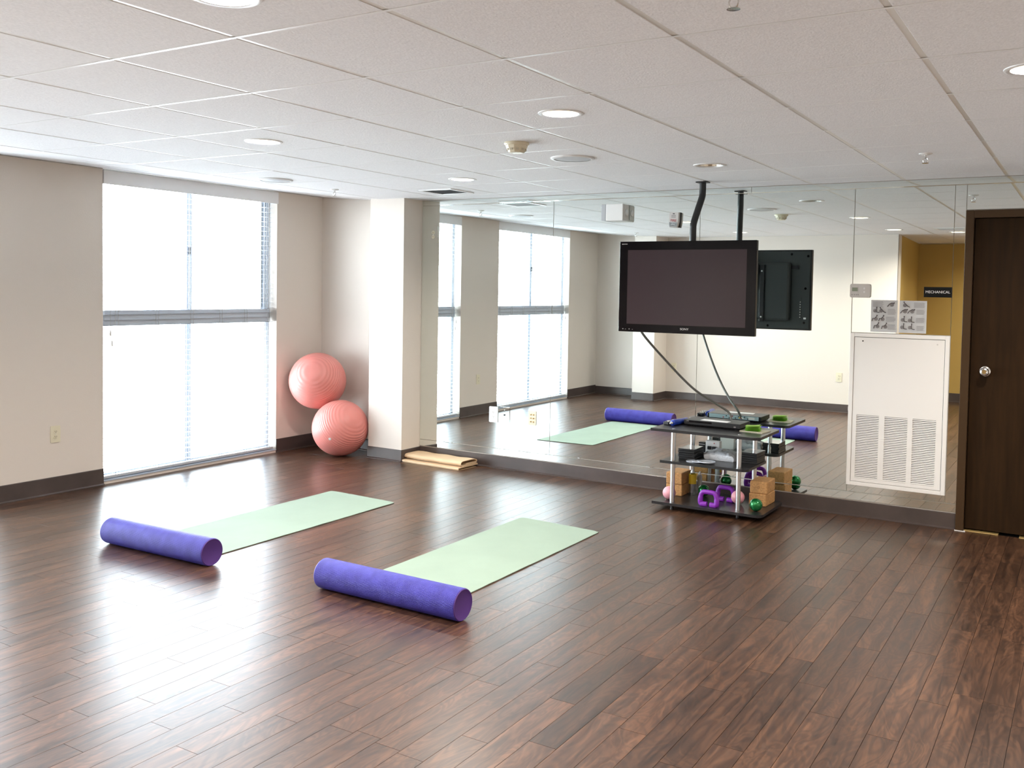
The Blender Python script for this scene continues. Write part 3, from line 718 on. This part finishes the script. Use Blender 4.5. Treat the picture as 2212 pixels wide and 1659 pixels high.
# things on the top shelf
t = empty('disc_player', (-2.335, 6.50, ZTP)); tag(t, 'flat black disc player lying on the top shelf of the cart', 'disc player')
obj('player_body', box(B(), -.212, .212, -.105, .115, .012, .044, bev=.002, seg=1), M['black'], t)
obj('player_base', box(B(), -.205, .205, -.098, .108, .004, .012), M['blackgloss'], t)
for x in (-.18, .18):
    for y in (-.08, .09): obj('player_foot', lathe(B(), [(.012, 0), (.012, .005)], 12, (x, y, 0)), M['black'], t)
obj('disc_tray', box(B(), -.19, .0, -.1062, -.104, .028, .040), M['blackgloss'], t)
text('lettering', 'SONY', .007, M['grey'], t, (-.19, -.1068, .036), FACE, align='LEFT')
obj('front_mark', box(B(), .165, .180, -.1062, -.105, .016, .026), M['inkmid'], t)
bp_ = obj('rear_plate', box(B(), -.195, .195, .115, .118, .013, .042), M['bluegrey'], t)
for k in range(9): obj('jack', lathe(B(), [(.0045, .118), (.0045, .124), (0, .124)], 8, (-.08+k*.024, 0, .022+(k % 2)*.012), 'Y', caps=False), M['black'] if k % 3 else M['red'], bp_)
obj('rear_label', box(B(), .115, .165, .118, .1186, .018, .036), M['trimwhite'], bp_)
t = tag(obj('loose_paper', box(B(), -.115, .095, -.045, .03, 0, .0006), M['paper'], loc=(-2.32, 6.47, ZTP+.0445)), 'white paper strip lying on top of the disc player', 'paper')
t.rotation_euler.z = -.08
t = empty('remote_control', (-2.652, 6.43, ZTP), -.12); tag(t, 'black remote control on the top shelf of the cart', 'remote')
obj('remote_body', box(B(), -.024, .024, -.095, .095, 0, .024, bev=.006), M['black'], t)
for j in range(7):
    for i in range(3): obj('remote_button', box(B(), -.015+i*.0115, -.008+i*.0115, -.075+j*.022, -.064+j*.022, .024, .0265), M['grey'] if (i+j) % 3 else M['inkmid'], t)
t = empty('hand_pump', (-2.592, 6.42, ZTP), -.16); tag(t, 'blue plastic hand pump lying between the remote and disc player', 'pump')
obj('pump_barrel', lathe(B(), [(.0, -.105), (.010, -.104), (.012, -.098), (.0215, -.092), (.022, -.085), (.022, .10), (.020, .105), (0, .105)], 20, (0, 0, .022), 'Y', caps=False), M['blue'], t, True)
obj('pump_nozzle', lathe(B(), [(.0, -.130), (.005, -.130), (.008, -.112), (.009, -.104)], 14, (0, 0, .022), 'Y', caps=False), M['trimwhite'], t, True)
t = tag(obj('paper_pad', box(B(), -.085, .085, -.075, .075, 0, .006), M['beigepad'], loc=(-2.025, 6.43, ZTP)), 'beige paper pad under the green sticky notes', 'notepad')
t.rotation_euler.z = -.10
t = empty('sticky_notes', (-2.035, 6.42, ZTP+.006), .12); tag(t, 'stack of lime green sticky notes on a beige pad', 'sticky notes')
for k in range(9):
    bm = B(); n = 6; off = [random.uniform(-.004, .004) for _ in range(3)]; cl = (.002+.0022*(k-5)) if k > 5 else .001
    vv = [[bm.verts.new((-.050+.100*i/n+off[0], -.040+.080*j/n+off[1], k*.0042+cl*(i/n)**2)) for i in range(n+1)] for j in range(n+1)]
    for j in range(n):
        for i in range(n): bm.faces.new((vv[j][i], vv[j][i+1], vv[j+1][i+1], vv[j+1][i]))
    bmesh.ops.solidify(bm, geom=bm.faces[:], thickness=.0036)
    bmesh.ops.rotate(bm, verts=bm.verts, matrix=Matrix.Rotation(off[2]*12, 3, 'Z'))
    obj('note_sheets', bm, M['lime'] if k > 4 else M['limeedge'], t)
# cable from television to player
cp = spline([(-2.775, 6.128, 1.30), (-2.778, 6.16, 1.24), (-2.628, 6.327, 1.010), (-2.498, 6.455, .843), (-2.377, 6.585, .735), (-2.30, 6.645, .672), (-2.275, 6.640, .625), (-2.27, 6.632, .606)], 8)
cab = empty('cable_sleeve', (0, 0, 0)); tag(cab, 'grey cable sleeve running from the television down to the disc player', 'cable')
obj('sleeve', tube(B(), cp, .0085, 10), M['sleeve'], cab, True)
for k, (dx, c) in enumerate(((-.012, 'yellow'), (0, 'red'), (.012, 'trimwhite'))):
    obj('plug', tube(B(), [(-2.272, 6.634, .615), (-2.272+dx, 6.640, .606), (-2.27+dx*1.3, 6.632, .602)], .004, 8), M[c], cab, True)

# middle shelf
def case_stack(cx, cy, rz, n, label, group):
    for k in range(n):
        t = empty('dvd_case', (cx+random.uniform(-.003, .003), cy+random.uniform(-.003, .003), ZM+k*.0152), rz+random.uniform(-.03, .03))
        tag(t, label[1] if k == n-1 else label[0], 'dvd case', group)
        obj('case_shell', box(B(), -.062, .062, -.092, .092, .0003, .0147, bev=.0015, seg=1), M['black'], t)
        obj('case_cover', box(B(), -.060, .060, -.089, .089, .0147, .0151), M['blackgloss'] if k < n-1 else M['sheencover'], t)
M['discwhite'] = mat('pale_disc_plastic', (.66, .72, .82), .3)
M['sheencover'] = mat('painted_sheen_cover', (.55, .55, .57), .10, coat=.6)  # pale grey paints a light reflection onto the black case's cover
case_stack(-2.478, 6.375, 0.0, 5, ('black disc case within the stack beside the plastic discs', 'glossy top disc case of the stack beside the plastic discs'), 'disc cases beside the discs')
case_stack(-2.055, 6.485, 0.0, 5, ('black disc case within the stack under the sticky notes', 'glossy top disc case of the stack under the sticky notes'), 'disc cases under the notes')
bagt = empty('plastic_bag', (-2.265, 6.46, ZM), -.06); tag(bagt, 'crumpled clear plastic bag of white cloths on the middle shelf', 'bag')
bm = B(); box(bm, -.11, .12, -.095, .095, .0, .062); bmesh.ops.subdivide_edges(bm, edges=bm.edges[:], cuts=18, use_grid_fill=True)
for v in bm.verts:
    q = v.co.copy(); ex_, ey_ = min(1, abs(q.x-.005)/.115), min(1, abs(q.y)/.095)
    f = noise.noise(Vector((q.x*30, q.y*14, q.z*20))) ; g_ = noise.noise(Vector((q.x*14+4, q.y*55, q.z*10)))
    side = (1-.25*ex_**4)*(1-.22*ey_**4)
    v.co.z = max(.0006, q.z*side*(1-.16*(q.x+.11)/.23*-1 if q.x < 0 else 1) + (.0045*f+.003*g_)*(q.z/.062))
    v.co.z += (q.z/.062)*(.007*noise.noise(Vector((q.x*48, q.y*40, 7)))+.004*noise.noise(Vector((q.x*90, q.y*80, 2))))
    v.co.z = max(.0006, v.co.z)
    k_ = 1+.05*f-.06*(q.z/.062-.5)**2*4
    v.co.x *= k_; v.co.y *= k_
obj('bag_film', bm, M['bag'], bagt, True)
bm = B(); tube(bm, spline([(-.095, 0, .02), (-.125, .005, .028), (-.142, .0, .012), (-.150, .008, .03)], 6), [.022-.0009*k for k in range(19)], 8); obj('bag_knot', bm, M['bag'], bagt, True)
for k in range(3):
    bm = B(); box(bm, -.092, .100, -.076-.002*k, .06, .004+k*.013, .015+k*.013, bev=.005); obj('folded_cloth', bm, M['paper'], bagt)
dl = ['white plastic disc lying nearest the black disc cases', 'white plastic disc overlapped by its neighbour on the middle shelf', 'white plastic disc on top at the open front of the middle shelf']
for k, (x, y, r_) in enumerate(((-2.408, 6.232, .046), (-2.362, 6.226, .046), (-2.305, 6.232, .060))):
    t = empty('plastic_disc', (x, y, ZM+.0006+k*.0042)); tag(t, dl[k], 'disc', 'plastic discs on the cart')
    obj('disc_body', lathe(B(), [(.0, 0), (r_, 0), (r_+.001, .002), (r_, .004), (r_-.004, .0036), (r_-.006, .0028), (0, .0028)], 36, caps=False), M['discwhite'], t, True)
    obj('disc_ring', lathe(B(), [(r_*.55, .0028), (r_*.55, .0034), (r_*.5, .0034), (r_*.5, .0028)], 30, caps=False), M['grey'], t)
t = empty('power_adapter', (-2.385, 6.585, ZM)); tag(t, 'white power adapter box with black plugs at the back of the middle shelf', 'adapter')
obj('adapter_box', box(B(), -.055, .055, -.02, .025, 0, .105, bev=.004), M['trimwhite'], t)
for x in (-.022, .012): obj('plug', box(B(), x-.012, x+.014, -.042, -.02, .042, .066, bev=.003), M['black'], t)
obj('indicator', lathe(B(), [(.004, -.02), (.004, -.022), (0, -.022)], 10, (.012, 0, .088), 'Y', caps=False), M['red'], t)
t = empty('small_speaker', (-2.475, 6.60, ZM)); tag(t, 'small black box beside the white adapter on the middle shelf', 'black box')
obj('speaker_box', box(B(), -.024, .024, -.02, .022, 0, .085, bev=.003), M['black'], t); obj('speaker_band', box(B(), -.0245, .0245, -.0206, -.019, .068, .074), M['alu'], t)

# bottom shelf
def block(x, y, z, rz, label):
    t = empty('cork_block', (x, y, z), rz); tag(t, label, 'cork block', 'cork yoga blocks')
    obj('block_body', box(B(), -.0625, .0625, -.103, .103, 0, .0855, bev=.007), M['cork'], t)
    obj('stamped_mark', lathe(B(), [(.009, -.1033), (.006, -.1034)], 16, (0, 0, .044), 'Y', caps=False), M['corkdark'], t)
    for a in (-.042, .014): obj('stamped_line', box(B(), a, a+.028, -.1034, -.1028, .042, .0445), M['corkdark'], t)
M['corkdark'] = mat('cork_stamp', (.24, .11, .035), .8)
block(-1.990, 6.518, ZB, -.02, 'lower cork block in the stack beside the green ball'); block(-1.990, 6.525, ZB+.086, .03, 'upper cork block in the stack beside the green ball')
block(-2.610, 6.485, ZB, .02, 'lower cork block in the stack beside the yellow bottle'); block(-2.607, 6.480, ZB+.086, .0, 'upper cork block in the stack beside the yellow bottle')
def ball(name, x, y, z, r_, m_, label, cat, group=None, plug=None, rot=(0, 0, 0)):
    t = empty(name, (x, y, z)); tag(t, label, cat, group)
    bm = B(); bmesh.ops.create_uvsphere(bm, u_segments=48, v_segments=32, radius=r_)
    o = obj('ball_skin', bm, m_, t, True, loc=(0, 0, r_)); o.rotation_euler = rot
    if plug:
        d_ = Vector(plug).normalized(); pb = B(); lathe(pb, [(0, 0), (r_*.05, 0), (r_*.05, r_*.012), (r_*.02, r_*.02), (0, r_*.02)], 14, caps=False)
        q = Vector((0, 0, 1)).rotation_difference(d_).to_matrix()
        for v in pb.verts: v.co = q @ v.co + d_*r_*.995
        obj('valve_plug', pb, M['grey'], t, loc=(0, 0, r_))
    return t
ball('toning_ball', -2.590, 6.252, ZB, .047, M['pinkball'], 'pink soft ball by the post and the yellow bottle end of the cart', 'ball', 'pink toning balls', (-.05, -1, .02))
ball('toning_ball', -2.128, 6.400, ZB, .047, M['pinkball'], 'pink soft ball between the purple weights and cork blocks', 'ball', 'pink toning balls')
ball('toning_ball', -1.950, 6.255, ZB, .044, M['greenball'], 'shiny green ball in front of the stacked cork blocks', 'ball', 'green toning balls')
ball('toning_ball', -2.420, 6.500, ZB, .042, M['greenball'], 'shiny green ball behind the purple hand weights', 'ball', 'green toning balls')
def weight(x, y, rz, label):
    t = empty('hand_weight', (x, y, ZB), rz); tag(t, label, 'hand weight', 'purple hand weights')
    p = spline([(-.012, 0, .014), (-.045, 0, .014), (-.060, 0, .022), (-.060, 0, .06), (-.050, 0, .090), (-.030, 0, .100), (.030, 0, .100), (.050, 0, .090), (.060, 0, .06), (.060, 0, .022), (.045, 0, .014), (.012, 0, .014)], 5)
    n = len(p); rr = [(.0185 if (i < n*.27 or i > n*.73) else .0165) for i in range(n)]
    obj('weight_handle', tube(B(), p, rr, 12, sx=1.0), M['weight'], t, True)
    for s in (-1, 1): obj('weight_foot', box(B(), s*.038-.024, s*.038+.024, -.020, .020, 0, .026, bev=.008), M['weight'], t)
weight(-2.270, 6.195, -.06, 'purple C-shaped hand weight at the open front of the bottom shelf')
weight(-2.225, 6.420, -.05, 'purple C-shaped hand weight behind the other one, by the pink ball')
def bottle(x, y, h, r_, body, capm, label, band):
    t = empty('bottle', (x, y, ZB)); tag(t, label, 'bottle')
    obj('bottle_body', lathe(B(), [(0, 0), (r_, 0), (r_+.001, .004), (r_, h*.45), (r_*.98, h*.80), (r_*.7, h*.87), (r_*.45, h*.90), (r_*.45, h*.93), (0, h*.93)], 24, caps=False), body, t, True)
    obj('bottle_cap', lathe(B(), [(r_*.62, h*.88), (r_*.62, h*.91), (r_*.4, h*.95), (r_*.35, h), (0, h)], 20, caps=False), capm, t, True)
    if band: obj('bottle_label', lathe(B(), [(r_+.0018, h*.46), (r_+.0018, h*.84)], 24, caps=False), band, t, True)
bottle(-2.500, 6.475, .190, .026, M['clearplastic'], M['trimwhite'], 'clear bottle with yellow label beside the cork blocks', M['yellow'])
bottle(-2.475, 6.555, .165, .018, M['slat'], M['trimwhite'], 'slim white bottle behind the yellow labelled bottle', None)

# ------------------------------------------------------------------ rollers and mats
def roller(x0, x1, y, r_, rz, label):
    L_ = x1-x0; t = empty('foam_roller', ((x0+x1)/2, y, 0), rz); tag(t, label, 'foam roller', 'purple foam rollers')
    h = L_/2; z = r_
    obj('roller_foam', lathe(B(), [(r_-.006, -h), (r_-.001, -h+.004), (r_, -h+.010), (r_, h-.010), (r_-.001, h-.004), (r_-.006, h)], 64, (0, 0, z), 'X', caps=False), M['rollerskin'], t, True)
    for s in (-1, 1):
        obj('roller_end', lathe(B(), [(r_-.006, s*h), (r_-.012, s*(h-.003)), (0, s*(h-.003))], 64, (0, 0, z), 'X', caps=False), M['purpleend'], t, True)
        obj('end_rim', lathe(B(), [(r_-.0005, s*(h-.006)), (r_-.004, s*(h+.0006)), (r_-.010, s*(h-.001))], 64, (0, 0, z), 'X', caps=False), M['foamrim'] if s < 0 else M['purpleend'], t, True)
    return t
def roller_skin():
    m_ = bpy.data.materials.new('textured_purple_foam'); m_.use_nodes = True; nt = m_.node_tree; N = nt.nodes; L = nt.links; b = N['Principled BSDF']
    b.inputs['Roughness'].default_value = .5; b.inputs['Specular IOR Level'].default_value = .35
    tc = N.new('ShaderNodeTexCoord'); sp = N.new('ShaderNodeSeparateXYZ'); L.new(tc.outputs['Object'], sp.inputs[0])
    sb = N.new('ShaderNodeMath'); sb.operation = 'SUBTRACT'; sb.inputs[1].default_value = .0762; L.new(sp.outputs['Z'], sb.inputs[0])
    at = N.new('ShaderNodeMath'); at.operation = 'ARCTAN2'; L.new(sb.outputs[0], at.inputs[0]); L.new(sp.outputs['Y'], at.inputs[1])
    a1 = N.new('ShaderNodeMath'); a1.operation = 'MULTIPLY'; a1.inputs[1].default_value = 52; L.new(at.outputs[0], a1.inputs[0])
    x1 = N.new('ShaderNodeMath'); x1.operation = 'MULTIPLY'; x1.inputs[1].default_value = 640; L.new(sp.outputs['X'], x1.inputs[0])
    p_ = N.new('ShaderNodeMath'); p_.operation = 'ADD'; L.new(a1.outputs[0], p_.inputs[0]); L.new(x1.outputs[0], p_.inputs[1])
    q_ = N.new('ShaderNodeMath'); q_.operation = 'SUBTRACT'; L.new(a1.outputs[0], q_.inputs[0]); L.new(x1.outputs[0], q_.inputs[1])
    s1 = N.new('ShaderNodeMath'); s1.operation = 'SINE'; L.new(p_.outputs[0], s1.inputs[0]); s2 = N.new('ShaderNodeMath'); s2.operation = 'SINE'; L.new(q_.outputs[0], s2.inputs[0])
    mu = N.new('ShaderNodeMath'); mu.operation = 'MULTIPLY'; L.new(s1.outputs[0], mu.inputs[0]); L.new(s2.outputs[0], mu.inputs[1])
    bp = N.new('ShaderNodeBump'); bp.inputs['Strength'].default_value = .55; bp.inputs['Distance'].default_value = .002; L.new(mu.outputs[0], bp.inputs['Height']); L.new(bp.outputs[0], b.inputs['Normal'])
    n = N.new('ShaderNodeTexNoise'); n.inputs['Scale'].default_value = 16; n.inputs['Detail'].default_value = 4; L.new(tc.outputs['Object'], n.inputs['Vector'])
    cr = N.new('ShaderNodeValToRGB'); cr.color_ramp.elements[0].position = .3; cr.color_ramp.elements[0].color = (.036, .025, .27, 1); cr.color_ramp.elements[1].position = .75; cr.color_ramp.elements[1].color = (.062, .055, .42, 1)
    L.new(n.outputs['Fac'], cr.inputs[0]); L.new(cr.outputs[0], b.inputs['Base Color']); return m_
M['rollerskin'] = roller_skin()
r1 = roller(-4.985, -4.118, 3.449, .0762, .022, 'purple foam roller at the end of the mat nearer the window')
roller(-3.358, -2.475, 3.527, .0762, -.006, 'purple foam roller at the end of the mat nearer the cart')
def yoga_mat(corners, label):
    """corners far-left, far-right, near-right, near-left in world coordinates"""
    fl, fr_, nr, nl = [Vector((*c, 0)) for c in corners]; o0 = (fl+fr_+nr+nl)/4
    t = empty('yoga_mat', (o0.x, o0.y, 0)); tag(t, label, 'yoga mat', 'pale green yoga mats')
    def surf(z0, z1, name, m_):
        bm = B(); NU, NV = 14, 44; T = .006; R_ = .018
        grid = [[None]*(NU+1) for _ in range(NV+1)]
        for j in range(NV+1):
            for i in range(NU+1):
                u, v = i/NU, j/NV; p = fl.lerp(fr_, u).lerp(nl.lerp(nr, u), v)-o0
                du, dv = min(u, 1-u)*.61, min(v, 1-v)*1.7
                if du < R_ and dv < R_:
                    c_ = (R_-du)**2+(R_-dv)**2
                    if c_ > R_*R_: p *= (1-.012)
                edge = 1 if u > .9 else 0
                lift = .0022*max(0, noise.noise(Vector((p.x*2.0+label.__len__(), p.y*5, 0)))) + .004*edge*max(0, noise.noise(Vector((p.y*6, label.__len__(), 3))))
                grid[j][i] = (p, lift)
        lo = [[bm.verts.new((g[0].x, g[0].y, z0+g[1])) for g in row] for row in grid]; hi = [[bm.verts.new((g[0].x, g[0].y, z1+g[1])) for g in row] for row in grid]
        for j in range(NV):
            for i in range(NU):
                bm.faces.new((lo[j][i], lo[j+1][i], lo[j+1][i+1], lo[j][i+1])); bm.faces.new((hi[j][i], hi[j][i+1], hi[j+1][i+1], hi[j+1][i]))
        for j in range(NV):
            bm.faces.new((lo[j][0], hi[j][0], hi[j+1][0], lo[j+1][0])); bm.faces.new((lo[j][NU], lo[j+1][NU], hi[j+1][NU], hi[j][NU]))
        for i in range(NU):
            bm.faces.new((lo[0][i], lo[0][i+1], hi[0][i+1], hi[0][i])); bm.faces.new((lo[NV][i], hi[NV][i], hi[NV][i+1], lo[NV][i+1]))
        obj(name, bm, m_, t, True)
    surf(.0003, .0028, 'mat_underside', M['mat_under']); surf(.0028, .0052, 'mat_surface', M['mat'])
yoga_mat([(-4.905, 5.237), (-4.265, 5.207), (-4.252, 3.535), (-4.875, 3.535)], 'pale green yoga mat unrolled nearer the window')
yoga_mat([(-3.292, 5.364), (-2.674, 5.319), (-2.672, 3.612), (-3.29, 3.612)], 'pale green yoga mat unrolled nearer the cart')

# ------------------------------------------------------------------ exercise balls, folded mat
ball('exercise_ball', -5.893, 6.394, 0, .2555, M['ball'], 'coral pink ridged exercise ball resting on the floor by the column', 'exercise ball', 'coral exercise balls', (.35, -.9, -.25), (.35, .95, .2))
ball('exercise_ball', -6.214, 6.43, .666-.263, .263, M['ball'], 'coral pink exercise ball perched on top of the other one against the window wall', 'exercise ball', 'coral exercise balls', None, (1.1, .3, .4))
t = empty('folded_mat', (-4.915, 6.615, 0), -.055); tag(t, 'tan mat folded in layers on the floor against the mirror baseboard', 'folded mat')
def ribbon(path, th, x0, x1, skew=0.0, n=14):
    bm = B(); P_ = [Vector((0, a, b_)) for a, b_ in path]; N_ = len(P_)
    def off(i):
        d_ = (P_[min(i+1, N_-1)]-P_[max(i-1, 0)]).normalized(); return Vector((0, -d_.z, d_.y))*th
    rows = []
    for k in range(n+1):
        x = x0+(x1-x0)*k/n; w_ = .0025*math.sin(k*1.1)
        rows.append(([bm.verts.new((x+skew*p.y, p.y, p.z+w_*(p.z/.06))) for p in P_], [bm.verts.new((x+skew*p.y, (p+off(i)).y, max(.0004, (p+off(i)).z)+w_*(p.z/.06))) for i, p in enumerate(P_)]))
    for (a, b_), (c, d_) in zip(rows, rows[1:]):
        for i in range(N_-1):
            bm.faces.new((a[i], a[i+1], c[i+1], c[i])); bm.faces.new((b_[i], d_[i], d_[i+1], b_[i+1]))
        bm.faces.new((a[0], c[0], d_[0], b_[0])); bm.faces.new((a[-1], b_[-1], d_[-1], c[-1]))
    for a, b_ in (rows[0], rows[-1]):
        for i in range(N_-1): bm.faces.new((a[i], b_[i], b_[i+1], a[i+1]))
    return bm
def sp2(pts, n=6): return [(p.y, p.z) for p in spline([(0, a, b_) for a, b_ in pts], n)]
obj('bottom_fold', ribbon(sp2([(.10, .001), (-.125, .001), (-.138, .008), (-.125, .016), (.10, .016), (.115, .022), (.10, .029), (-.08, .029)]), .0055, -.325, .325), M['tan'], t, True)
obj('top_fold', ribbon(sp2([(.105, .036), (-.06, .036), (-.098, .038), (-.108, .050), (-.094, .063), (-.05, .066), (.06, .066), (.10, .058), (.108, .048), (.09, .044), (-.04, .0445)]), .0055, -.320, .322), M['tan'], t, True)
# small scraps of lint on the floor
for k, pts in enumerate([[(-1.155, 2.70), (-1.130, 2.735), (-1.120, 2.775), (-1.095, 2.80)]]):
    tag(obj('lint_thread', tube(B(), spline([(a, b_, .0012) for a, b_ in pts], 5), .0011, 6), M['paper']), 'tiny white thread lying on the dark wood floor', 'thread')
